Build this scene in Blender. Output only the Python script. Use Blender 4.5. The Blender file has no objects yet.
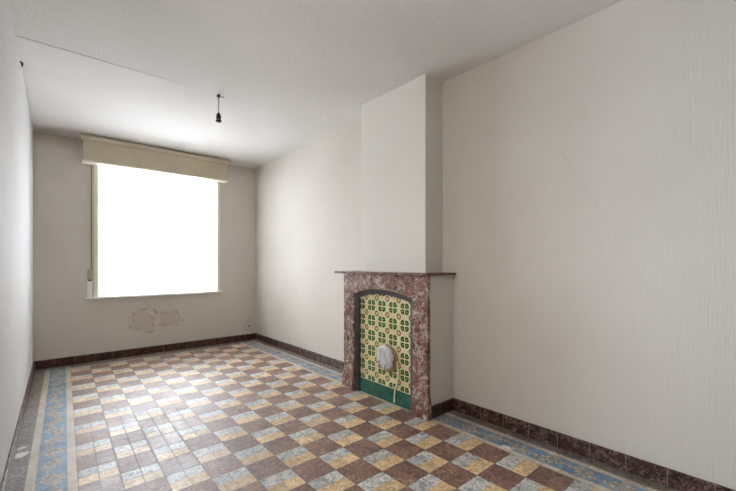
import bpy, bmesh, math, random
from mathutils import Vector, Matrix
random.seed(4)
C = bpy.context.scene.collection
PI = math.pi

# ------------------------------------------------------------------ helpers
def srgb(r, g, b):
    f = lambda v: (v/255/12.92) if v/255 <= .04045 else ((v/255+.055)/1.055)**2.4
    return (f(r), f(g), f(b), 1)

class G:
    """small node-graph helper around one material"""
    def __init__(s, name, rough=.6, spec=.4):
        s.m = bpy.data.materials.new(name); s.m.use_nodes = True
        s.nt = s.m.node_tree; s.nt.nodes.clear()
        s.out = s.nt.nodes.new('ShaderNodeOutputMaterial')
        s.b = s.nt.nodes.new('ShaderNodeBsdfPrincipled')
        s.b.inputs['Roughness'].default_value = rough
        s.b.inputs['Specular IOR Level'].default_value = spec
        s.nt.links.new(s.b.outputs[0], s.out.inputs[0])
    def n(s, t, **kw):
        nd = s.nt.nodes.new(t)
        for k, v in kw.items(): setattr(nd, k, v)
        return nd
    def put(s, sock, v):
        if isinstance(v, bpy.types.NodeSocket): s.nt.links.new(v, sock)
        elif v is not None: sock.default_value = v
    def M(s, op, a, b=None, c=None, clamp=False):
        nd = s.n('ShaderNodeMath', operation=op); nd.use_clamp = clamp
        for i, v in enumerate((a, b, c)):
            if v is not None: s.put(nd.inputs[i], v)
        return nd.outputs[0]
    def mix(s, f, a, b):
        nd = s.n('ShaderNodeMix', data_type='RGBA')
        s.put(nd.inputs[0], f); s.put(nd.inputs[6], a); s.put(nd.inputs[7], b)
        return nd.outputs[2]
    def mapr(s, v, a, b, c=0., d=1.):
        nd = s.n('ShaderNodeMapRange'); nd.clamp = True
        s.put(nd.inputs[0], v)
        for i, x in enumerate((a, b, c, d)): nd.inputs[i+1].default_value = x
        return nd.outputs[0]
    def step(s, v, lo, hi):
        """1 where lo < v < hi"""
        return s.M('MULTIPLY', s.M('GREATER_THAN', v, lo), s.M('LESS_THAN', v, hi))
    def coord(s, kind='Object'):
        return s.n('ShaderNodeTexCoord').outputs[kind]
    def scaled(s, vec, sc, loc=(0, 0, 0), rot=(0, 0, 0)):
        nd = s.n('ShaderNodeMapping'); s.put(nd.inputs[0], vec)
        nd.inputs[1].default_value = loc; nd.inputs[2].default_value = rot; nd.inputs[3].default_value = sc
        return nd.outputs[0]
    def noise(s, vec, scale, detail=4, rough=.55, dist=0):
        nd = s.n('ShaderNodeTexNoise'); s.put(nd.inputs['Vector'], vec)
        nd.inputs['Scale'].default_value = scale; nd.inputs['Detail'].default_value = detail
        nd.inputs['Roughness'].default_value = rough; nd.inputs['Distortion'].default_value = dist
        return nd.outputs[0]
    def white(s, vec):
        nd = s.n('ShaderNodeTexWhiteNoise', noise_dimensions='3D'); s.put(nd.inputs['Vector'], vec)
        return nd.outputs[0]
    def voro(s, vec, scale, feature='F1'):
        nd = s.n('ShaderNodeTexVoronoi', feature=feature); s.put(nd.inputs['Vector'], vec)
        nd.inputs['Scale'].default_value = scale
        return nd.outputs[0]
    def sep(s, vec):
        nd = s.n('ShaderNodeSeparateXYZ'); s.put(nd.inputs[0], vec); return nd.outputs
    def comb(s, x, y, z=0.):
        nd = s.n('ShaderNodeCombineXYZ')
        for i, v in enumerate((x, y, z)): s.put(nd.inputs[i], v)
        return nd.outputs[0]
    def ramp(s, f, stops):
        nd = s.n('ShaderNodeValToRGB'); s.put(nd.inputs[0], f)
        e = nd.color_ramp.elements
        while len(e) < len(stops): e.new(.5)
        for el, (p, c) in zip(e, stops): el.position = p; el.color = c
        return nd.outputs[0]
    def col(s, v): s.put(s.b.inputs['Base Color'], v); return s
    def rough(s, v): s.put(s.b.inputs['Roughness'], v); return s
    def bump(s, h, dist=.002, strength=1.):
        nd = s.n('ShaderNodeBump'); s.put(nd.inputs['Height'], h)
        nd.inputs['Distance'].default_value = dist; nd.inputs['Strength'].default_value = strength
        s.nt.links.new(nd.outputs[0], s.b.inputs['Normal']); return s

def obj(name, bm, mat, parent=None, smooth=False, bevel=0, seg=2):
    me = bpy.data.meshes.new(name)
    bmesh.ops.recalc_face_normals(bm, faces=bm.faces)
    bm.to_mesh(me); bm.free()
    if mat: me.materials.append(mat)
    o = bpy.data.objects.new(name, me); C.objects.link(o)
    if smooth:
        for p in me.polygons: p.use_smooth = True
    if bevel:
        md = o.modifiers.new('bevel', 'BEVEL'); md.width = bevel; md.segments = seg
        md.limit_method = 'ANGLE'; md.angle_limit = math.radians(40)
    if parent:
        o.parent = parent
        o.location = -parent.location          # vertex data is in world metres
    return o

def thing(name, label, cat, loc=(0, 0, 0), group=None):
    o = bpy.data.objects.new(name, None); C.objects.link(o)
    o.empty_display_size = .05; o.location = loc
    o['label'] = label; o['category'] = cat
    if group: o['group'] = group
    return o
def tag(o, label, cat, group=None):
    o['label'] = label; o['category'] = cat
    if group: o['group'] = group
    return o
def struct(name, bm, mat, label=None, cat=None, **k):
    o = obj(name, bm, mat, **k); o['kind'] = 'structure'
    if label: o['label'] = label
    if cat: o['category'] = cat
    return o

def box(bm, x0, x1, y0, y1, z0, z1):
    v = [bm.verts.new((x, y, z)) for x in (x0, x1) for y in (y0, y1) for z in (z0, z1)]
    for f in ((0,1,3,2),(4,6,7,5),(0,4,5,1),(2,3,7,6),(0,2,6,4),(1,5,7,3)):
        bm.faces.new([v[i] for i in f])
    return v
def B(*a):
    bm = bmesh.new(); box(bm, *a); return bm

def prism(bm, pts, axis, a, b):
    """outline extruded along axis x ('x': pts are y,z) / y ('y': pts are x,z) / z (pts x,y)"""
    def P(p, t):
        return {'x': (t, p[0], p[1]), 'y': (p[0], t, p[1]), 'z': (p[0], p[1], t)}[axis]
    A = [bm.verts.new(P(p, a)) for p in pts]; D = [bm.verts.new(P(p, b)) for p in pts]
    n = len(pts)
    bm.faces.new(A); bm.faces.new(D[::-1])
    for i in range(n): bm.faces.new((A[i], A[(i+1) % n], D[(i+1) % n], D[i]))

def lathe(bm, prof, origin, axis='z', seg=32):
    """prof: (radius, t) along the axis from origin"""
    rings = []
    for r, t in prof:
        ring = []
        for k in range(seg):
            a = 2*PI*k/seg; c, s = r*math.cos(a), r*math.sin(a)
            p = {'z': (c, s, t), 'x': (t, c, s), 'y': (c, t, s)}[axis]
            ring.append(bm.verts.new(Vector(origin)+Vector(p)))
        rings.append(ring)
    for A, D in zip(rings, rings[1:]):
        for k in range(seg): bm.faces.new((A[k], A[(k+1) % seg], D[(k+1) % seg], D[k]))
    bm.faces.new(rings[0][::-1]); bm.faces.new(rings[-1])

def tube(bm, pts, r, seg=10, radii=None):
    pts = [Vector(p) for p in pts]; rings = []
    for i, p in enumerate(pts):
        t = (pts[min(i+1, len(pts)-1)]-pts[max(i-1, 0)]).normalized()
        u = t.cross(Vector((.31, .87, .12))).normalized(); w = t.cross(u)
        rr = radii[i] if radii else r
        rings.append([bm.verts.new(p+u*rr*math.cos(2*PI*k/seg)+w*rr*math.sin(2*PI*k/seg)) for k in range(seg)])
    for A, D in zip(rings, rings[1:]):
        for k in range(seg): bm.faces.new((A[k], A[(k+1) % seg], D[(k+1) % seg], D[k]))
    bm.faces.new(rings[0][::-1]); bm.faces.new(rings[-1])

# ------------------------------------------------------------------ room measures (metres)
YB, XR, ZC = 5.68, 2.555, 2.735          # back wall, right wall, ceiling
YF = -3.4                                # wall behind the camera
def XW(y): return -.092-.0237*(YB-y)     # left wall runs slightly out of square
def XL(y): return .143+.032*(y-2.7)      # left edge of the chequered field

# ------------------------------------------------------------------ materials
def plaster(name, base, dark, streak=(70, 70, 5), bumpd=.0025, strength=.5):
    g = G(name, .75, .25)
    co = g.coord()
    big = g.noise(co, 1.1, 3)
    fine = g.noise(g.scaled(co, streak), 1., 5, .65)
    f = g.M('ADD', g.M('MULTIPLY', big, .7), g.M('MULTIPLY', fine, .3))
    g.c = g.mix(g.mapr(f, .35, .68), dark, base)
    g.col(g.c)
    h = g.M('ADD', fine, g.M('MULTIPLY', g.noise(co, 160, 3), .35))
    g.bump(h, bumpd, strength)
    return g, co

WALL = srgb(223, 218, 210); WALLD = srgb(214, 208, 199)
g, co = plaster('embossed_wallpaper', WALL, WALLD, (115, 115, 5), .0055, .65)
# faint diagonal crack with a slightly raised scar in the right-hand wall
sx, sy, sz = g.sep(co)
wob = g.M('MULTIPLY', g.M('SUBTRACT', g.noise(co, 16, 5), .5), .07)
# line from (y 1.00, z 1.86) to (y .80, z 1.52)
dd = g.M('ADD', g.M('ADD', g.M('MULTIPLY', g.M('SUBTRACT', sy, .985), .86), g.M('MULTIPLY', g.M('SUBTRACT', sz, 1.86), -.51)), wob)
crack = g.M('MULTIPLY', g.M('LESS_THAN', g.M('ABSOLUTE', dd), .0035), g.step(sz, 1.45, 1.92))
g.col(g.mix(g.M('MULTIPLY', crack, .16), g.c, srgb(165, 157, 146)))
M_RIGHT = g.m

g, co = plaster('smooth_wall_paint', srgb(212, 211, 210), srgb(205, 204, 202), (60, 60, 8), .003, .35)
M_LEFT = g.m
g, co = plaster('chimney_plaster', srgb(233, 232, 226), srgb(228, 226, 219), (60, 60, 9), .002, .35)
M_BREAST = g.m

g, co = plaster('back_wall_paper', srgb(220, 215, 208), srgb(212, 206, 198), (70, 70, 6), .003, .4)
sx, sy, sz = g.sep(co)
# flaking damp patch below the window
def blob(g, co, cx, cz, rx, rz, k=.5):
    x, y, z = g.sep(co)
    a = g.M('DIVIDE', g.M('SUBTRACT', x, cx), rx); b = g.M('DIVIDE', g.M('SUBTRACT', z, cz), rz)
    d = g.M('SQRT', g.M('ADD', g.M('MULTIPLY', a, a), g.M('MULTIPLY', b, b)))
    return g.M('ADD', d, g.M('MULTIPLY', g.M('SUBTRACT', g.noise(co, 9, 5, .6), .5), k*4))
d1 = blob(g, co, 1.0, .44, .15, .14, .8); d2 = blob(g, co, 1.29, .46, .13, .10, .8)
def ring(d, w): return g.mapr(g.M('ABSOLUTE', g.M('SUBTRACT', d, 1.)), 0, w, 1, 0)
edge = g.M('MAXIMUM', ring(d1, .35), ring(d2, .35))
edge = g.M('MULTIPLY', edge, g.mapr(g.noise(co, 23, 4, .7), .45, .62))
inside = g.M('MAXIMUM', g.M('LESS_THAN', d1, 1), g.M('LESS_THAN', d2, 1))
c = g.mix(g.M('MULTIPLY', inside, .25), g.c, srgb(186, 166, 146))
c = g.mix(g.M('MULTIPLY', edge, .62), c, srgb(158, 122, 88))
# uneven brown tone along the top of the wall, strongest in the left corner
top_dark = g.M('MULTIPLY', g.mapr(g.M('ADD', sz, g.M('MULTIPLY', g.noise(co, 4, 3), .18)), 2.62, 2.84), g.mapr(sx, -.1, 2.4, .65, .3))
c = g.mix(top_dark, c, srgb(140, 122, 102))
# pale repaired patch and brown spots by the cable end near the right corner
d3 = blob(g, co, 2.44, .23, .05, .08, .9)
c = g.mix(g.M('MULTIPLY', ring(d3, .5), .28), c, srgb(160, 136, 100))
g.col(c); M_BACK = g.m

g = G('ceiling_stipple', .8, .2); co = g.coord()
n1 = g.noise(g.scaled(co, (50, 30, 50)), 1., 5, .6); big = g.noise(co, .8, 3)
g.col(g.mix(g.mapr(big, .35, .65), srgb(220, 218, 215), srgb(228, 226, 223))).bump(n1, .011, .65); M_CEIL = g.m
g = G('ceiling_smooth', .8, .2); co = g.coord()
g.col(g.mix(g.mapr(g.noise(co, .9, 3), .35, .65), srgb(222, 220, 217), srgb(229, 227, 225)))
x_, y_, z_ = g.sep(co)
d_ = g.M('ADD', g.M('ADD', g.M('SUBTRACT', 5.70, y_), g.M('MULTIPLY', g.M('ABSOLUTE', x_), .22)), g.M('MULTIPLY', g.M('SUBTRACT', g.noise(co, 5, 4), .5), .25))  # ambient corner shading and dirt painted into the ceiling colour at the back left
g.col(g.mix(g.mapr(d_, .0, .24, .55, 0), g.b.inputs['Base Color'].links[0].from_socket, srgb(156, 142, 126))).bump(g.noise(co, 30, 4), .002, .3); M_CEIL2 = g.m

# cement tile floor, laid out in tile units (UV)
def floor_mat():
    g = G('cement_tile_floor', .4, .7)
    uv = g.coord('UV'); co = g.coord()
    u, v, _ = g.sep(uv)
    fu, fv = g.M('FLOOR', u), g.M('FLOOR', v)
    frv = g.M('FRACT', v)
    par = g.M('MODULO', g.M('ADD', g.M('ADD', fu, fv), 200), 2)      # 0 = brown
    isdark = g.M('LESS_THAN', par, .5)
    u2, v2 = g.M('MULTIPLY', u, 2), g.M('MULTIPLY', v, 2)
    hid = g.comb(g.M('FLOOR', u2), g.M('FLOOR', v2), 3.)
    rnd = g.white(hid); rnd2 = g.white(g.comb(fu, fv, 11.))
    off = g.n('ShaderNodeVectorMath', operation='ADD'); g.put(off.inputs[0], co)
    sc = g.n('ShaderNodeVectorMath', operation='SCALE'); g.put(sc.inputs[0], g.comb(rnd, rnd2, rnd)); sc.inputs[3].default_value = 7.
    g.put(off.inputs[1], sc.outputs[0])
    cv = off.outputs[0]
    m1 = g.noise(cv, 34, 5, .7, 1.0); m2 = g.noise(cv, 95, 4, .65)
    brown = g.ramp(m1, [(.36, srgb(56, 34, 29)), (.46, srgb(110, 68, 56)), (.55, srgb(132, 88, 74)), (.64, srgb(168, 134, 98))])
    speck = g.M('MULTIPLY', g.mapr(m2, .50, .62), g.mapr(rnd, .25, .8, .1, .75))
    brown = g.mix(speck, brown, srgb(158, 128, 90))
    grey = g.ramp(m1, [(.38, srgb(112, 117, 122)), (.48, srgb(178, 180, 177)), (.6, srgb(214, 211, 204))])
    yel = g.ramp(m1, [(.36, srgb(176, 138, 92)), (.48, srgb(212, 175, 118)), (.62, srgb(230, 208, 170))])
    light = g.mix(g.M('GREATER_THAN', frv, .5), yel, grey)
    field = g.mix(isdark, light, brown)
    tone = g.mapr(rnd, 0, 1, -.18, .18)
    # joints every half unit
    def jd(x):
        f = g.M('FRACT', x); return g.M('MINIMUM', f, g.M('SUBTRACT', 1., f))
    jn = g.M('MINIMUM', jd(u2), jd(v2))
    jfull = g.M('MINIMUM', jd(u), jd(v))
    px_, py_, _z = g.sep(co)
    wa, wb = g.M('SUBTRACT', px_, .55), g.M('MULTIPLY', g.M('SUBTRACT', py_, 3.0), .7)
    worn = g.mapr(g.M('ADD', g.M('SQRT', g.M('ADD', g.M('MULTIPLY', wa, wa), g.M('MULTIPLY', wb, wb))), g.noise(co, 2.5, 3)), .75, 1.15, 1, 0)
    jw = g.M('MULTIPLY', g.noise(co, 3., 3), g.M('ADD', .035, g.M('MULTIPLY', worn, .05)))
    jm = g.M('MAXIMUM', g.M('MULTIPLY', g.M('LESS_THAN', jn, jw), g.M('ADD', .3, g.M('MULTIPLY', worn, .45))), g.M('MULTIPLY', g.M('LESS_THAN', jfull, g.M('MULTIPLY', jw, .75)), .65))
    field = g.mix(jm, field, srgb(70, 56, 50))
    # border bands: distance outwards from the field in tile units (1 unit = .19 m)
    dl = g.M('MULTIPLY', u, -.19); dr = g.M('MULTIPLY', g.M('SUBTRACT', u, 11.), .19)
    db = g.M('MULTIPLY', g.M('SUBTRACT', v, 18.), .19)
    dx = g.M('MAXIMUM', dl, dr)
    cream = g.ramp(g.noise(co, 40, 4), [(.3, srgb(176, 162, 142)), (.7, srgb(206, 194, 176))])
    gm = g.noise(co, 42, 5, .7, 1.)
    spk = g.ramp(gm, [(.36, srgb(54, 44, 40)), (.46, srgb(96, 84, 76)), (.56, srgb(132, 120, 106)), (.66, srgb(172, 160, 142))])
    # blue band with a running leaf
    q = g.M('DIVIDE', g.M('SUBTRACT', dx, .1115), .0685)                    # -1..1 across
    wv = g.M('MULTIPLY', g.M('SINE', g.M('MULTIPLY', v, PI)), .25)
    qq = g.M('ABSOLUTE', g.M('ADD', g.M('SUBTRACT', q, wv), g.M('MULTIPLY', g.M('SUBTRACT', g.noise(co, 26, 5, .65), .5), 1.8)))
    lw = g.M('ADD', g.M('MULTIPLY', g.M('COSINE', g.M('MULTIPLY', v, 2*PI)), .36), .50)
    leaf = g.mapr(g.M('SUBTRACT', lw, qq), -.04, .06)
    blue = g.ramp(g.noise(co, 24, 4), [(.3, srgb(74, 108, 136)), (.7, srgb(116, 150, 174))])
    leafc = g.ramp(g.noise(co, 55, 4), [(.34, srgb(88, 82, 76)), (.48, srgb(150, 144, 134)), (.64, srgb(200, 192, 176))])
    leafc = g.mix(g.M('MULTIPLY', g.mapr(g.M('ABSOLUTE', g.M('SUBTRACT', qq, .22)), 0, .08, 1, 0), .5), leafc, srgb(104, 82, 66))
    band = g.mix(leaf, blue, leafc)
    # joints across the border
    jb = g.M('LESS_THAN', jd(g.M('ADD', v, .0)), .012)
    side = g.mix(g.step(dx, .043, .18), cream, band)
    side = g.mix(g.M('GREATER_THAN', dx, .222), side, spk)
    side = g.mix(g.M('MULTIPLY', jb, .4), side, srgb(90, 78, 68))
    c = g.mix(g.M('GREATER_THAN', dx, 0.), field, side)
    back = g.mix(g.M('GREATER_THAN', db, .035), cream, spk)
    isb = g.M('MULTIPLY', g.M('GREATER_THAN', db, 0.), g.M('LESS_THAN', dx, .0))
    isb = g.M('MAXIMUM', isb, g.M('GREATER_THAN', db, .12))
    c = g.mix(isb, c, back)
    hs = g.n('ShaderNodeHueSaturation'); g.put(hs.inputs['Color'], c); g.put(hs.inputs['Value'], g.M('ADD', 1., tone))
    c = hs.outputs[0]
    # white paint drips by the left wall, a dark scuff in the field
    x, y, z = g.sep(co)
    def spot(cx, cy, r, k=1.):
        a = g.M('SUBTRACT', x, cx); b = g.M('SUBTRACT', y, cy)
        d = g.M('SQRT', g.M('ADD', g.M('MULTIPLY', a, a), g.M('MULTIPLY', b, b)))
        d = g.M('ADD', d, g.M('MULTIPLY', g.M('SUBTRACT', g.noise(co, 34, 4, .7), .5), r*2.6))
        return g.mapr(d, r*.75, r, 1, 0)
    for cx, cy, r, colr, a in ((-.112, 3.20, .045, srgb(226, 226, 224), .9), (-.11, 3.31, .03, srgb(214, 214, 212), .8),
                               (.56, 3.05, .055, srgb(60, 56, 56), .6), (.62, 2.95, .05, srgb(70, 64, 62), .5),
                               (2.285, 1.25, .03, srgb(228, 224, 214), .85), (2.43, 1.02, .03, srgb(216, 206, 190), .8),
                               (.55, 3.75, .015, srgb(70, 64, 62), .7)):
        c = g.mix(g.M('MULTIPLY', spot(cx, cy, r), a), c, colr)
    g.col(c)
    rg = g.M('ADD', g.M('ADD', g.mapr(g.noise(co, 5, 4), .3, .7, .46, .62), g.mapr(rnd2, 0, 1, -.05, .05)), g.M('MULTIPLY', jm, .3))
    g.rough(rg)
    hgt = g.M('SUBTRACT', g.M('MULTIPLY', g.noise(co, 12, 4), .5), g.M('MULTIPLY', jm, .8))
    tilt = g.M('ADD', hgt, g.M('MULTIPLY', m2, .5))
    g.bump(tilt, .0022, .6)
    g.b.inputs['Coat Weight'].default_value = .8; g.b.inputs['Coat Roughness'].default_value = .6; g.b.inputs['Coat IOR'].default_value = 1.6
    return g.m
M_FLOOR = floor_mat()

def marble(name, stops, vein, veinamt, scale=6., rough=.35, joints=None):
    g = G(name, rough, .5); co = g.coord()
    a = g.noise(co, scale, 6, .62, 1.6)
    c = g.ramp(a, stops)
    v1 = g.M('ABSOLUTE', g.M('SUBTRACT', g.noise(co, scale*1.1, 5, .6, 2.2), .5))
    veins = g.M('MULTIPLY', g.mapr(v1, 0, .045, 1, 0), g.mapr(g.noise(co, scale*.9, 2), .42, .58))
    patch = g.mapr(g.noise(g.scaled(co, (1, 1, 1), (3, 8, 1)), scale*1.5, 5, .65, 1.), .56, .66)
    f = g.M('MULTIPLY', g.M('MAXIMUM', veins, g.M('MULTIPLY', patch, .8)), veinamt)
    c = g.mix(f, c, vein)
    if joints:
        ax, off = joints
        p = g.sep(co)[ax]
        fr = g.M('FRACT', g.M('DIVIDE', g.M('ADD', p, 20*.19-off), .1905))
        j = g.M('LESS_THAN', g.M('MINIMUM', fr, g.M('SUBTRACT', 1., fr)), .012)
        c = g.mix(g.M('MULTIPLY', j, .55), c, srgb(176, 140, 122))
    g.col(c); g.bump(g.noise(co, 30, 3), .0008, .3)
    return g.m
RED = [(.30, srgb(58, 32, 26)), (.43, srgb(98, 62, 50)), (.52, srgb(136, 98, 84)), (.6, srgb(108, 72, 56)), (.70, srgb(188, 158, 146))]
M_MARBLE = marble('red_marble', RED, srgb(228, 216, 206), .95, 10.)
M_SHELF = marble('red_marble_shelf', [(p, (c[0]*.75, c[1]*.72, c[2]*.72, 1)) for p, c in RED], srgb(200, 186, 176), .5, 7.)
DARK = [(.32, srgb(22, 8, 7)), (.47, srgb(50, 22, 18)), (.6, srgb(82, 42, 34)), (.75, srgb(120, 76, 64))]
M_BASE_Y = marble('dark_red_skirting', [(p, (c[0]*.75, c[1]*.75, c[2]*.75, 1)) for p, c in DARK], srgb(176, 142, 130), .75, 19., .3, (1, .266))
M_BASE_X = marble('dark_red_skirting_back', DARK, srgb(140, 104, 92), .6, 19., .3, (0, .08))

g = G('slate_frame', .45, .4); co = g.coord()
g.col(g.ramp(g.noise(co, 18, 4), [(.3, srgb(62, 60, 64)), (.7, srgb(88, 86, 90))])).bump(g.noise(co, 60, 3), .001, .3); M_SLATE = g.m

def tile_mat():
    """cream tiles with a green four-leaf motif and brown rings on the corners"""
    g = G('patterned_wall_tile', .22, .55); co = g.coord()
    x, y, z = g.sep(co)
    P_ = .1385
    a = g.M('DIVIDE', g.M('ADD', g.M('SUBTRACT', y, 2.561), 10*P_), P_)
    b = g.M('DIVIDE', g.M('ADD', g.M('SUBTRACT', z, .821), 10*P_), P_)
    ca = g.M('SUBTRACT', g.M('FRACT', g.M('ADD', a, .5)), .5)      # 0 at a flower centre
    cb = g.M('SUBTRACT', g.M('FRACT', g.M('ADD', b, .5)), .5)
    ra = g.M('SUBTRACT', g.M('FRACT', a), .5); rb = g.M('SUBTRACT', g.M('FRACT', b), .5)   # 0 at a ring centre
    ln = lambda p, q: g.M('SQRT', g.M('ADD', g.M('MULTIPLY', p, p), g.M('MULTIPLY', q, q)))
    aa, ab = g.M('ABSOLUTE', ca), g.M('ABSOLUTE', cb)
    # four rounded leaves, one in each quadrant of the flower, parted by a pale cross
    lobe = g.M('LESS_THAN', ln(g.M('SUBTRACT', aa, .155), g.M('SUBTRACT', ab, .155)), .185)
    cross = g.M('GREATER_THAN', g.M('MINIMUM', aa, ab), .035)
    eye = g.M('GREATER_THAN', ln(g.M('SUBTRACT', aa, .17), g.M('SUBTRACT', ab, .17)), .03)
    leaf = g.M('MULTIPLY', lobe, g.M('MULTIPLY', cross, eye))
    rr = ln(ra, rb)
    ring_ = g.step(rr, .10, .185); dot = g.M('LESS_THAN', rr, .045)
    arc = g.step(ln(ca, cb), .355, .39)
    base = g.ramp(g.noise(co, 14, 4), [(.3, srgb(216, 206, 148)), (.7, srgb(234, 228, 186))])
    gr = g.ramp(g.noise(co, 35, 4), [(.3, srgb(24, 66, 22)), (.7, srgb(66, 118, 52))])
    br = g.ramp(g.noise(co, 20, 3), [(.3, srgb(112, 70, 46)), (.7, srgb(146, 98, 70))])
    c = g.mix(g.M('MULTIPLY', arc, .45), base, srgb(150, 150, 80))
    c = g.mix(leaf, c, gr)
    c = g.mix(g.M('MAXIMUM', ring_, g.M('MULTIPLY', dot, .6)), c, br)
    j = g.M('LESS_THAN', g.M('MINIMUM', g.M('ABSOLUTE', ra), g.M('ABSOLUTE', rb)), .012)
    c = g.mix(g.M('MULTIPLY', j, .4), c, srgb(150, 144, 104))
    g.col(c); g.bump(g.M('SUBTRACT', g.noise(co, 25, 3), j), .0012, .4)
    return g.m
M_TILE = tile_mat()
g = G('green_glazed_tile', .2, .6); co = g.coord(); y = g.sep(co)[1]
fr = g.M('FRACT', g.M('DIVIDE', g.M('SUBTRACT', y, 1.9), .1385)); j = g.M('LESS_THAN', g.M('MINIMUM', fr, g.M('SUBTRACT', 1., fr)), .015)
c = g.ramp(g.noise(g.scaled(co, (1, 8, 2)), 8, 4), [(.3, srgb(16, 78, 66)), (.7, srgb(40, 112, 94))])
g.col(g.mix(g.M('MULTIPLY', j, .6), c, srgb(14, 52, 44))).bump(g.noise(co, 14, 3), .001, .3); M_GREEN = g.m

def simple(name, c1, c2, rough=.5, scale=20, bumpd=.0006, metal=0.):
    g = G(name, rough, .45); co = g.coord()
    g.col(g.mix(g.mapr(g.noise(co, scale, 4), .35, .65), c1, c2)).bump(g.noise(co, scale*3, 3), bumpd, .4)
    g.b.inputs['Metallic'].default_value = metal
    return g.m
M_PELMET = simple('beige_painted_board', srgb(196, 184, 158), srgb(205, 194, 170), .45, 3)
M_RAIL = simple('beige_rail', srgb(204, 192, 170), srgb(212, 202, 182), .4, 4)
M_LIP = simple('cream_lip', srgb(232, 225, 206), srgb(238, 232, 216), .4, 5)
M_CREAM = simple('cream_window_paint', srgb(236, 228, 208), srgb(242, 236, 220), .4, 6)
M_WHITE = simple('white_window_paint', srgb(236, 235, 230), srgb(242, 241, 238), .35, 6)
M_SILL = simple('white_sill_paint', srgb(238, 236, 230), srgb(244, 243, 240), .35, 6)
M_BLACK = simple('black_bakelite', srgb(18, 16, 15), srgb(30, 27, 25), .35, 40)
M_BROWNM = simple('rusty_brown_metal', srgb(84, 62, 52), srgb(110, 84, 72), .5, 60)
M_CORDG = simple('grey_flex', srgb(146, 144, 140), srgb(170, 168, 164), .6, 60)
M_STRAP = simple('webbing_strap', srgb(218, 206, 178), srgb(228, 218, 194), .8, 90)
M_WINDER = simple('grey_green_plastic', srgb(176, 170, 150), srgb(184, 178, 160), .5, 10)
M_RING = simple('brassy_ring', srgb(150, 122, 74), srgb(178, 150, 98), .4, 30)
M_CABLE = simple('yellowed_cable', srgb(226, 218, 180), srgb(236, 230, 198), .5, 30)
M_BRASS = simple('grey_lamp_ring', srgb(150, 144, 136), srgb(170, 164, 156), .35, 40)
g = G('scuffed_white_enamel', .4, .5); co = g.coord()
sc_ = g.noise(g.scaled(co, (8, 20, 9), (0, 0, 0), (.5, 0, 0)), 1., 5, .65, 1.5)
g.col(g.ramp(sc_, [(.36, srgb(118, 120, 130)), (.47, srgb(180, 180, 186)), (.6, srgb(212, 212, 214))])).bump(sc_, .006, .6); M_CAP = g.m

g = G('clear_window_glass'); nt = g.nt
tr = g.n('ShaderNodeBsdfTransparent'); gl = g.n('ShaderNodeBsdfGlossy'); gl.inputs['Roughness'].default_value = .02
fz = g.n('ShaderNodeFresnel'); fz.inputs[0].default_value = 1.3; mx = g.n('ShaderNodeMixShader')
nt.links.new(fz.outputs[0], mx.inputs[0]); nt.links.new(tr.outputs[0], mx.inputs[1]); nt.links.new(gl.outputs[0], mx.inputs[2])
nt.links.new(mx.outputs[0], g.out.inputs[0]); M_GLASS = g.m

g = G('sheer_net'); nt = g.nt
tr = g.n('ShaderNodeBsdfTransparent'); tl = g.n('ShaderNodeBsdfTranslucent'); df = g.n('ShaderNodeBsdfDiffuse')
tl.inputs[0].default_value = (.95, .95, .96, 1); df.inputs[0].default_value = (.9, .9, .9, 1)
m1 = g.n('ShaderNodeMixShader'); m1.inputs[0].default_value = .3
m2 = g.n('ShaderNodeMixShader')
nt.links.new(tl.outputs[0], m1.inputs[1]); nt.links.new(df.outputs[0], m1.inputs[2])
th = g.mapr(g.noise(g.scaled(g.coord(), (70, 1, .5)), 1., 3), .3, .7, .42, .62)
nt.links.new(th, m2.inputs[0]); nt.links.new(tr.outputs[0], m2.inputs[1]); nt.links.new(m1.outputs[0], m2.inputs[2])
nt.links.new(m2.outputs[0], g.out.inputs[0]); M_SHEER = g.m

# ------------------------------------------------------------------ floor
bm = bmesh.new(); uvl = bm.loops.layers.uv.new('UVMap')
ys = [YF + (YB+.02-YF)*k/80 for k in range(81)]
X0 = 1.477; WR = .1885
def UV(x, y):
    w = (X0-XL(y))/7
    u = 7+(x-X0)/w if XL(y) <= x < X0 else ((x-XL(y))/.19 if x < XL(y) else 7+(x-X0)/WR)
    if u > 11: u = 11+(x-(X0+4*WR))/.19
    v = (y-1.957)/(.1935 if y > 1.957 else .19)
    return u, v
cols = 34; grid = []
for y in ys:
    xs = [XW(y)-.05+(XL(y)-XW(y)+.05)*k/6 for k in range(6)] + [XL(y)+(X0-XL(y))*k/14 for k in range(14)] + \
         [X0+4*WR*k/8 for k in range(8)] + [X0+4*WR+(XR+.05-X0-4*WR)*k/6 for k in range(7)]
    grid.append([bm.verts.new((x, y, 0)) for x in xs])
vuv = {vv: UV(vv.co.x, vv.co.y) for r in grid for vv in r}
for A, D in zip(grid, grid[1:]):
    for k in range(len(A)-1):
        f = bm.faces.new((A[k], A[k+1], D[k+1], D[k]))
        for l in f.loops: l[uvl].uv = vuv[l.vert]
fl = struct('floor', bm, M_FLOOR)
# a solid slab under the tiles
bm = bmesh.new(); prism(bm, [(XW(YF)-.2, YF-.2), (XR+.2, YF-.2), (XR+.2, YB+.3), (XW(YB)-.2, YB+.3)], 'z', -.15, -.002)
struct('floor_slab', bm, M_BACK)

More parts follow.
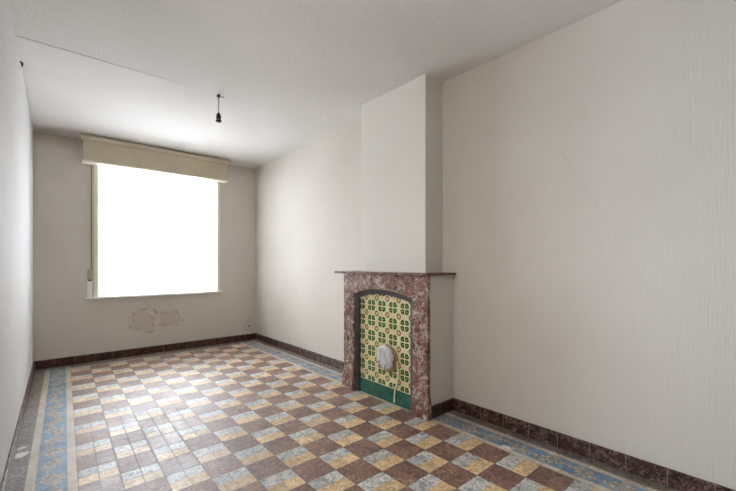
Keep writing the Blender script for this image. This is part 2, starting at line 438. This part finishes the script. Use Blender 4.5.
# ------------------------------------------------------------------ ceiling: rougher front part, smooth rear part a few mm lower on the left
YC = 3.45
me = bpy.data.meshes.new('ceiling'); bm = bmesh.new()
def Q(p): return bm.faces.new([bm.verts.new(q) for q in p])
f = Q([(XW(YF)-.1, YF-.1, ZC), (XR+.1, YF-.1, ZC), (XR+.1, YC, ZC), (XW(YC)-.1, YC, ZC)]); f.material_index = 0
f = Q([(XW(YC)-.1, YC, ZC), (1.3, YC, ZC), (1.3, YC+.004, ZC-.0005), (XW(YC)-.1, YC+.004, ZC-.005)]); f.material_index = 0
f = Q([(1.3, YC, ZC), (XR+.1, YC, ZC), (XR+.1, YC+.004, ZC-.0005), (1.3, YC+.004, ZC-.0005)]); f.material_index = 0
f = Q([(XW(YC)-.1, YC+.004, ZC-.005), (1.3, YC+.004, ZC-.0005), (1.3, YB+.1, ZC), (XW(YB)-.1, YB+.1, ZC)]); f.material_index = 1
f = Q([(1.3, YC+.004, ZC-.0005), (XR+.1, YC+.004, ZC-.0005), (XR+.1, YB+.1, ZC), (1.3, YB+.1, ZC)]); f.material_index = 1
bmesh.ops.remove_doubles(bm, verts=bm.verts, dist=1e-5)
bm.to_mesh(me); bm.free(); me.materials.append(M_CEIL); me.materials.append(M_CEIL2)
o = bpy.data.objects.new('ceiling', me); C.objects.link(o); o['kind'] = 'structure'
sl = o.modifiers.new('thick', 'SOLIDIFY'); sl.thickness = .2; sl.offset = 1 if me.polygons[0].normal.z > 0 else -1
# plaster cove that softens the junction with the back wall
bm = bmesh.new()
R_ = .03; prof = [(YB+.02, ZC+.02)] + [(YB-R_+R_*math.sin(a), ZC-R_+R_*math.cos(a)) for a in [PI/2*k/8 for k in range(9)]]
prism(bm, [(y, z) for y, z in prof], 'x', XW(YB)-.02, XR+.02)
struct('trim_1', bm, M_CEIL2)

# ------------------------------------------------------------------ walls
DY0, DY1, DZ0, DZ1 = 1.0, 2.2, .95, 2.2  # opening for the added side window
bm = bmesh.new()
def lw(y0, y1, z0, z1): prism(bm, [(XW(y0), y0), (XW(y1), y1), (XW(y1)-.2, y1), (XW(y0)-.2, y0)], 'z', z0, z1)
lw(YF-.2, DY0, -.1, ZC+.1); lw(DY1, YB+.2, -.1, ZC+.1); lw(DY0, DY1, -.1, DZ0); lw(DY0, DY1, DZ1, ZC+.1)
struct('wall_left', bm, M_LEFT)
struct('wall_right', B(XR, XR+.2, YF-.2, YB+.2, -.1, ZC+.1), M_RIGHT)
# back wall with the window opening
WX0, WX1, WZ0, WZ1 = .46, 1.99, .765, 2.56
bm = bmesh.new(); T = .34; xl_, xr_ = XW(YB)-.1, XR+.1
box(bm, xl_, WX0, YB, YB+T, -.1, ZC+.1); box(bm, WX1, xr_, YB, YB+T, -.1, ZC+.1)
box(bm, WX0, WX1, YB, YB+T, -.1, WZ0); box(bm, WX0, WX1, YB, YB+T, WZ1, ZC+.1)
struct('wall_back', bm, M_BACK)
# plain wall behind the camera
struct('wall_front', B(XW(YF)-.1, xr_, YF-.2, YF, -.1, ZC+.1), M_LEFT)
# unseen side window, added to light the right wall and chimney breast
w2 = bpy.data.objects.new('added_side_window', None); C.objects.link(w2); w2['kind'] = 'structure'
bm = bmesh.new(); xa, xb = XW(DY0)-.12, XW(DY0)-.05
for y0, y1 in ((DY0, DY0+.07), (DY1-.07, DY1), ((DY0+DY1)/2-.04, (DY0+DY1)/2+.04)): box(bm, xa, xb, y0, y1, DZ0, DZ1)
for z0, z1 in ((DZ0, DZ0+.07), (DZ1-.07, DZ1)): box(bm, xa+.001, xb-.001, DY0, DY1, z0, z1)
obj('window_frame', bm, M_WHITE, w2)
obj('window_pane', B(xa+.03, xa+.034, DY0+.05, DY1-.05, DZ0+.05, DZ1-.05), M_GLASS, w2)

# chimney breast: plastered body behind the mantel, narrower breast above it
BX, BY0, BY1 = 2.333, 1.983, 2.797
FX, FY0, FY1, FZ = 2.215, 1.862, 2.918, 1.105      # front plane of the marble, its ends, underside of shelf
bm = bmesh.new(); box(bm, BX, XR+.05, BY0, BY1, 1.10, ZC+.05)
struct('wall_chimney', bm, M_BREAST, bevel=.006)
bm = bmesh.new()                                   # hollow body: two cheeks and a top, so the recess stays open
box(bm, FX+.032, XR+.02, FY0+.012, FY0+.14, 0, FZ); box(bm, FX+.032, XR+.02, FY1-.14, FY1-.012, 0, FZ)
box(bm, FX+.075, XR+.02, FY0+.13, FY1-.13, 0, FZ)
struct('wall_chimney_base', bm, M_BREAST)

# ------------------------------------------------------------------ skirting
BH = .092
def skirt(name, bm, mat): return struct(name, bm, mat, bevel=.003)
def skirt_prof(d): return [(0, 0), (-d, 0), (-d, BH-.008), (-d*.45, BH), (0, BH)]
bm = bmesh.new(); prism(bm, [(XR+p[0], p[1]) for p in skirt_prof(.018)], 'y', YF, FY0+.012); prism(bm, [(XR+p[0], p[1]) for p in skirt_prof(.018)], 'y', FY1-.012, YB)
struct('baseboard_right', bm, M_BASE_Y)
bm = bmesh.new(); prism(bm, [(YB+p[0], p[1]) for p in skirt_prof(.018)], 'x', XW(YB), XR-.018)
struct('baseboard_back', bm, M_BASE_X)
bm = bmesh.new()
ring0 = []
for y in (YF, YB-.018):
    ring0.append([bm.verts.new((XW(y)-p[0], y, p[1])) for p in skirt_prof(.016)])
A, D = ring0; n = len(A)
bm.faces.new(A); bm.faces.new(D[::-1])
for i in range(n): bm.faces.new((A[i], A[(i+1) % n], D[(i+1) % n], D[i]))
struct('baseboard_left', bm, M_BASE_Y)
bm = bmesh.new()
prism(bm, [(FY0+.012+p[0], p[1]) for p in skirt_prof(.014)], 'x', FX+.034, XR-.018)
prism(bm, [(FY1-.012-p[0], p[1]) for p in skirt_prof(.014)], 'x', FX+.034, XR-.018)
struct('baseboard_fireplace', bm, M_BASE_X)

# ------------------------------------------------------------------ fireplace
fp = thing('fireplace', 'red veined marble fireplace with closed opening of green and cream patterned tiles', 'fireplace', (2.4, 2.39, 0))
OY0, OY1 = 2.018, 2.764                            # opening in the marble
arch = [(OY1, .912), (2.70, .934), (2.62, .955), (2.545, .967), (2.46, .972), (2.36, .972), (2.27, .966), (2.18, .953), (2.09, .934), (OY0, .912)]
def jamb(y0, y1, out):
    """flat slab with a flared foot; out = outer side"""
    pts = [(y0, 0), (y1, 0), (y1, FZ), (y0, FZ)]
    bm = bmesh.new()
    if out < 0: pts = [(y0-.014, 0), (y1, 0), (y1, .905), (y0, .905), (y0, .20), (y0-.012, .12)]
    else:       pts = [(y0, 0), (y1+.014, 0), (y1+.012, .12), (y1, .20), (y1, .905), (y0, .905)]
    prism(bm, pts, 'x', FX, FX+.033); return bm
obj('jamb', jamb(FY0, OY0, -1), M_MARBLE, fp, bevel=.003)
obj('jamb', jamb(OY1, FY1, 1), M_MARBLE, fp, bevel=.003)
bm = bmesh.new()
prism(bm, [(FY1, .905), (FY1, FZ), (FY0, FZ), (FY0, .905), (OY0, .905)] + arch[::-1] + [(OY1, .905)], 'x', FX, FX+.033)
obj('lintel', bm, M_MARBLE, fp, bevel=.002)
# feet of the jambs stand a little proud
for y0, y1 in ((FY0-.012, OY0-.006), (OY1+.006, FY1+.012)):
    bm = bmesh.new(); prism(bm, [(FX+.002, 0), (FX-.014, 0), (FX-.012, .10), (FX+.002, .17)], 'y', y0, y1)
    obj('plinth', bm, M_MARBLE, fp, bevel=.002)
# thin shelf
bm = bmesh.new(); box(bm, FX-.028, XR-.001, 1.842, 3.04, FZ, FZ+.020)
o = obj('mantel_shelf', bm, M_SHELF, fp, bevel=.004); o['label'] = 'thin dark red marble shelf'
# slate lining frame inside the opening
def inset(d):
    return [(OY1-d, .0)] + [(OY1-d, arch[0][1]-d*.75)] + [(min(max(y, OY0+d), OY1-d), z-d) for y, z in arch[1:-1]] + [(OY0+d, arch[0][1]-d*.75), (OY0+d, .0)]
outer = [(OY1, 0)] + arch + [(OY0, 0)]
inner = inset(.044)
inner[0] = (OY1-.044, 0); inner[-1] = (OY0+.044, 0)
bm = bmesh.new()
n = len(outer)
xo, xi, xb = FX+.012, FX+.024, FX+.07
V = lambda p, x: bm.verts.new((x, p[0], p[1]))
o_f = [V(p, xo) for p in outer]; i_f = [V(p, xi) for p in inner]; o_b = [V(p, xb) for p in outer]; i_b = [V(p, xb) for p in inner]
for A, D in ((o_f, i_f), (i_f, i_b), (i_b, o_b), (o_b, o_f)):
    for k in range(n-1): bm.faces.new((A[k], A[k+1], D[k+1], D[k]))
for k in (0, n-1): bm.faces.new((o_f[k], i_f[k], i_b[k], o_b[k]))
o = obj('opening_frame', bm, M_SLATE, fp); o['label'] = 'dark grey slate frame around the tiles'
# tile panel
bm = bmesh.new(); pp = [(p[0], max(p[1], .125)) for p in inset(.036)]
prism(bm, pp, 'x', FX+.046, FX+.066)
o = obj('tile_panel', bm, M_TILE, fp); o['label'] = 'cream tiles with green four leaf flowers and brown rings'
bm = bmesh.new(); box(bm, FX+.040, FX+.066, OY0+.036, OY1-.036, 0, .127)
o = obj('tile_plinth', bm, M_GREEN, fp, bevel=.003); o['label'] = 'row of dark green glazed tiles'

# round flue cover on the tiles
XT = FX+.0455
fc = thing('flue_cover', 'round white flue cover with brassy rim fixed on the patterned tiles', 'flue cover', (XT, 2.343, .382))
bm = bmesh.new()
lathe(bm, [(.1005, .0), (.113, .0), (.115, -.012), (.112, -.020), (.104, -.022), (.100, -.02)], (XT, 2.338, .380), 'x', 48)
obj('rim', bm, M_RING, fc, smooth=True)
bm = bmesh.new()
lathe(bm, [(.098, -.001), (.099, -.022), (.108, -.027), (.104, -.036), (.090, -.043), (.070, -.047), (.045, -.046), (.02, -.044), (.004, -.044)], (XT, 2.346, .384), 'x', 48)
obj('cap', bm, M_CAP, fc, smooth=True)
# old cable hanging out beside it
bm = bmesh.new()
pts = []
for k in range(25):
    t = k/24
    z = .37-.345*t
    y = 2.228-.026*math.sin(PI*min(1, t*1.5))*(1 if t < .67 else 0)+.022*t**2
    pts.append((XT-.0095-(.0065 if z < .16 else 0)-.003*abs(math.sin(9*t)), y, z))
tube(bm, pts, .0075, 8)
tag(obj('cable', bm, M_CABLE, smooth=True), 'thin yellowed cable hanging from the flue cover down the green tiles', 'cable')

# ------------------------------------------------------------------ window
w1 = bpy.data.objects.new('window_1', None); C.objects.link(w1); w1['kind'] = 'structure'
w1['label'] = 'wide bright window with cream frame in the back wall'
for x0, x1 in ((WX0, WX0+.045), (WX1-.045, WX1)):
    obj('casing', B(x0, x1, YB-.012, YB+.20, WZ0+.02, 2.55), M_CREAM, w1, bevel=.004)
yf = YB+.17
bm = bmesh.new()
fx0, fx1 = WX0+.045, WX1-.045
box(bm, fx0, fx0+.06, yf, yf+.07, WZ0+.02, WZ1); box(bm, fx1-.06, fx1, yf, yf+.07, WZ0+.02, WZ1)
box(bm, fx0+.06, fx1-.06, yf, yf+.07, WZ0+.02, WZ0+.09); box(bm, fx0+.06, fx1-.06, yf, yf+.07, WZ1-.08, WZ1)
obj('window_frame', bm, M_WHITE, w1)
ZT = 2.02; XM = 1.235
obj('transom', B(fx0+.06, fx1-.06, yf, yf+.07, ZT-.035, ZT+.035), M_WHITE, w1)
obj('mullion', B(XM-.035, XM+.035, yf, yf+.07, WZ0+.09, ZT-.035), M_WHITE, w1)
for x0, x1, z0, z1 in ((fx0+.05, XM-.03, WZ0+.08, ZT-.03), (XM+.03, fx1-.05, WZ0+.08, ZT-.03), (fx0+.05, fx1-.05, ZT+.03, WZ1-.07)):
    obj('window_pane', B(x0, x1, yf+.033, yf+.037, z0, z1), M_GLASS, w1)
bm = bmesh.new(); box(bm, .372, 2.012, YB-.06, YB+.001, .765, .789); box(bm, WX0, WX1, YB, YB+.24, .762, .786)
o = obj('window_sill', bm, M_SILL, w1, bevel=.004); o['label'] = 'white painted window sill'

# sheer curtain
cu = thing('net_curtain', 'white sheer net curtain glowing with daylight inside the back window', 'curtain', (1.22, YB+.07, .80))
bm = bmesh.new(); nx = 360; rows = []
for z in (.792, 1.1, 1.5, 1.9, 2.3, 2.545):
    row = []
    for k in range(nx+1):
        x = WX0+.05+(WX1-WX0-.10)*k/nx
        ph = k/nx*2*PI*26
        yy = YB+.075+.014*math.sin(ph+.6*math.sin(ph*.21))*(.55+.45*(2.545-z)/1.75)+.006*math.sin(ph*.37+z)
        row.append(bm.verts.new((x, yy, z)))
    rows.append(row)
for A, D in zip(rows, rows[1:]):
    for k in range(nx): bm.faces.new((A[k], A[k+1], D[k+1], D[k]))
obj('net', bm, M_SHEER, cu, smooth=True)
bm = bmesh.new(); tube(bm, [(WX0+.046, YB+.075, 2.548), (WX1-.046, YB+.075, 2.548)], .008, 10)
obj('curtain_rod', bm, M_WHITE, cu, smooth=True)

# pelmet / roller shutter box above the window
pl = thing('shutter_box', 'long beige wooden shutter box with rounded top rail above the window', 'shutter box', (1.21, YB, 2.41))
PX0, PX1, PY = .347, 2.052, YB-.155
bm = bmesh.new(); box(bm, PX0, PX1, PY, YB-.001, 2.425, 2.668)
obj('front_panel', bm, M_PELMET, pl, bevel=.005)
bm = bmesh.new(); box(bm, PX0-.006, PX1+.006, PY-.006, YB-.001, 2.405, 2.425)
o = obj('bottom_lip', bm, M_LIP, pl, bevel=.004); o['label'] = 'pale cream bottom lip'
bm = bmesh.new()
prof = []
cy, cz, rr = PY-.002, 2.692, .034
for k in range(17):
    a = PI/2+PI*k/16
    prof.append((cy+rr*math.cos(a), cz+rr*math.sin(a)))
prof += [(YB-.002, cz-rr), (YB-.002, cz+rr)]
prism(bm, prof, 'x', PX0-.026, PX1+.030)
obj('top_rail', bm, M_RAIL, pl)
bm = bmesh.new(); lathe(bm, [(.015, -.004), (.016, .006)], (PX0-.026, cy+.002, cz-.018), 'x', 20)
o = obj('rail_end_hole', bm, M_BLACK, pl); o['label'] = 'black round hole in the rail end'
bm = bmesh.new(); box(bm, 1.268, 1.271, PY-.0015, PY+.002, 2.426, 2.66)
obj('panel_joint', bm, M_WINDER, pl)

# shutter strap and winder at the left of the window
st = thing('shutter_strap', 'cream webbing shutter strap with wall winder left of the window', 'shutter strap', (.42, YB, .80))
obj('strap', B(.410, .431, YB-.012, YB-.009, 1.10, 2.412), M_STRAP, st)
obj('strap_edge', B(.433, .440, YB-.010, YB, 1.10, 2.41), M_BROWNM, st)
obj('winder_box', B(.400, .442, YB-.022, YB, 1.005, 1.125), M_WINDER, st, bevel=.004)
obj('slot', B(.404, .440, YB-.020, YB, .988, 1.004), M_BLACK, st)
obj('winder_cover', B(.394, .448, YB-.016, YB, .792, .987), M_SILL, st, bevel=.005)

# ------------------------------------------------------------------ bare lamp holder
px_, py_ = 1.203, 3.47
pd = thing('pendant_lamp_holder', 'bare black bulb holder hanging on a short cord from the ceiling', 'lamp holder', (px_, py_, 2.735))
bm = bmesh.new(); lathe(bm, [(.006, .004), (.015, .0), (.018, -.008), (.014, -.018), (.006, -.024)], (px_, py_, ZC), 'z', 20)
tube(bm, [(px_, py_, ZC-.014), (px_+.024, py_-.020, ZC-.018), (px_+.040, py_-.030, ZC-.016)], .004, 8)
obj('ceiling_hook', bm, M_BROWNM, pd, smooth=True)
bm = bmesh.new(); tube(bm, [(px_, py_, ZC-.02), (px_+.002, py_, ZC-.08), (px_, py_, ZC-.165)], .0042, 10)
obj('cord', bm, M_CORDG, pd, smooth=True)
bm = bmesh.new(); lathe(bm, [(.006, 2.574), (.012, 2.569), (.018, 2.556), (.021, 2.538), (.021, 2.517), (.018, 2.514)], (px_, py_, 0), 'z', 24)
obj('bulb_holder', bm, M_BLACK, pd, smooth=True)
bm = bmesh.new(); lathe(bm, [(.018, 2.515), (.018, 2.507)], (px_, py_, 0), 'z', 24)
o = obj('collar', bm, M_BRASS, pd); o['label'] = 'pale grey collar of the holder'
bm = bmesh.new(); lathe(bm, [(.018, 2.507), (.025, 2.505), (.025, 2.495), (.017, 2.488)], (px_, py_, 0), 'z', 24)
obj('shade_ring', bm, M_BLACK, pd)

# ------------------------------------------------------------------ small fixings on the walls
yy = 3.80; xw = XW(yy)
bm = bmesh.new(); tube(bm, [(xw-.004, yy, 2.700), (xw+.008, yy, 2.700), (xw+.014, yy, 2.694), (xw+.014, yy, 2.682), (xw+.011, yy, 2.668)], .006, 8, [.006, .007, .008, .0065, .003])
tag(obj('cable_stub', bm, M_BLACK, smooth=True), 'short black cable stub poking from the left wall just under the ceiling', 'cable')
bm = bmesh.new(); lathe(bm, [(.012, .002), (.014, -.004), (.011, -.012), (.004, -.016)], (2.44, YB, .212), 'y', 16)
tag(obj('cable_plug', bm, M_BROWNM, smooth=True), 'small brown plugged cable end low on the back wall near the corner', 'wall fixing')
cc = thing('cable_clip', 'tiny pale clip low on the right wall close to the back corner', 'wall fixing', (XR, 5.43, .178))
bm = bmesh.new(); lathe(bm, [(.012, .002), (.013, -.006), (.009, -.012), (.003, -.013)], (XR, 5.41, .176), 'x', 16)
obj('clip_head', bm, M_SILL, cc, smooth=True)
bm = bmesh.new(); box(bm, XR-.007, XR+.001, 5.422, 5.452, .170, .186)
obj('clip_tail', bm, M_CORDG, cc, bevel=.002)

# ------------------------------------------------------------------ daylight
w = bpy.data.worlds.new('overcast_sky'); bpy.context.scene.world = w; w.use_nodes = True
nt = w.node_tree; nt.nodes.clear()
out = nt.nodes.new('ShaderNodeOutputWorld'); bg = nt.nodes.new('ShaderNodeBackground')
tc = nt.nodes.new('ShaderNodeTexCoord'); sp = nt.nodes.new('ShaderNodeSeparateXYZ'); mr = nt.nodes.new('ShaderNodeMapRange')
cr = nt.nodes.new('ShaderNodeValToRGB')
nt.links.new(tc.outputs['Generated'], sp.inputs[0]); nt.links.new(sp.outputs[1], mr.inputs[0])
mr.inputs[1].default_value = -1; mr.inputs[2].default_value = 1
nt.links.new(mr.outputs[0], cr.inputs[0])
cr.color_ramp.elements[0].color = (.42, .40, .375, 1); cr.color_ramp.elements[1].color = (1.46, 1.56, 1.68, 1)
cr.color_ramp.elements[0].position = .55; cr.color_ramp.elements[1].position = .72
# the street below the horizon is darker than the sky
gz = nt.nodes.new('ShaderNodeMapRange'); nt.links.new(sp.outputs[2], gz.inputs[0])
for i_, v_ in enumerate((-.12, .08, .80, 1.04)): gz.inputs[i_+1].default_value = v_
vm = nt.nodes.new('ShaderNodeVectorMath'); vm.operation = 'SCALE'
nt.links.new(cr.outputs[0], vm.inputs[0]); nt.links.new(gz.outputs[0], vm.inputs[3])
nt.links.new(vm.outputs[0], bg.inputs[0]); bg.inputs[1].default_value = 6.
nt.links.new(bg.outputs[0], out.inputs[0])
def portal(name, loc, rot, sx, sy):
    L = bpy.data.lights.new(name, 'AREA'); L.shape = 'RECTANGLE'; L.size = sx; L.size_y = sy
    L.cycles.is_portal = True
    o = bpy.data.objects.new(name, L); C.objects.link(o); o.location = loc; o.rotation_euler = rot
portal('window_portal', ((WX0+WX1)/2, YB+.30, (WZ0+WZ1)/2), (-PI/2, 0, 0), WX1-WX0, WZ1-WZ0)
portal('window_portal', (XW(DY0)-.24, (DY0+DY1)/2, (DZ0+DZ1)/2), (0, -PI/2, 0), DZ1-DZ0, DY1-DY0)  # portal of the added side window

# ------------------------------------------------------------------ camera
cd = bpy.data.cameras.new('camera'); cam = bpy.data.objects.new('camera', cd); C.objects.link(cam)
cam.location = (0, 0, 1.2); cam.rotation_euler = (PI/2, 0, -math.radians(40.9))
cd.sensor_width = 36; cd.lens = 374/736*36; cd.shift_y = 18./736; cd.clip_start = .02
sc = bpy.context.scene; sc.camera = cam
vs = sc.view_settings; sc.display_settings.display_device = 'sRGB'
vs.view_transform = 'Standard'; vs.look = 'None'; vs.gamma = 1; vs.use_curve_mapping = False
vs.exposure = 1.23
sc.cycles.max_bounces = 14; sc.cycles.diffuse_bounces = 10; sc.cycles.transparent_max_bounces = 12
sc.cycles.sample_clamp_indirect = 8
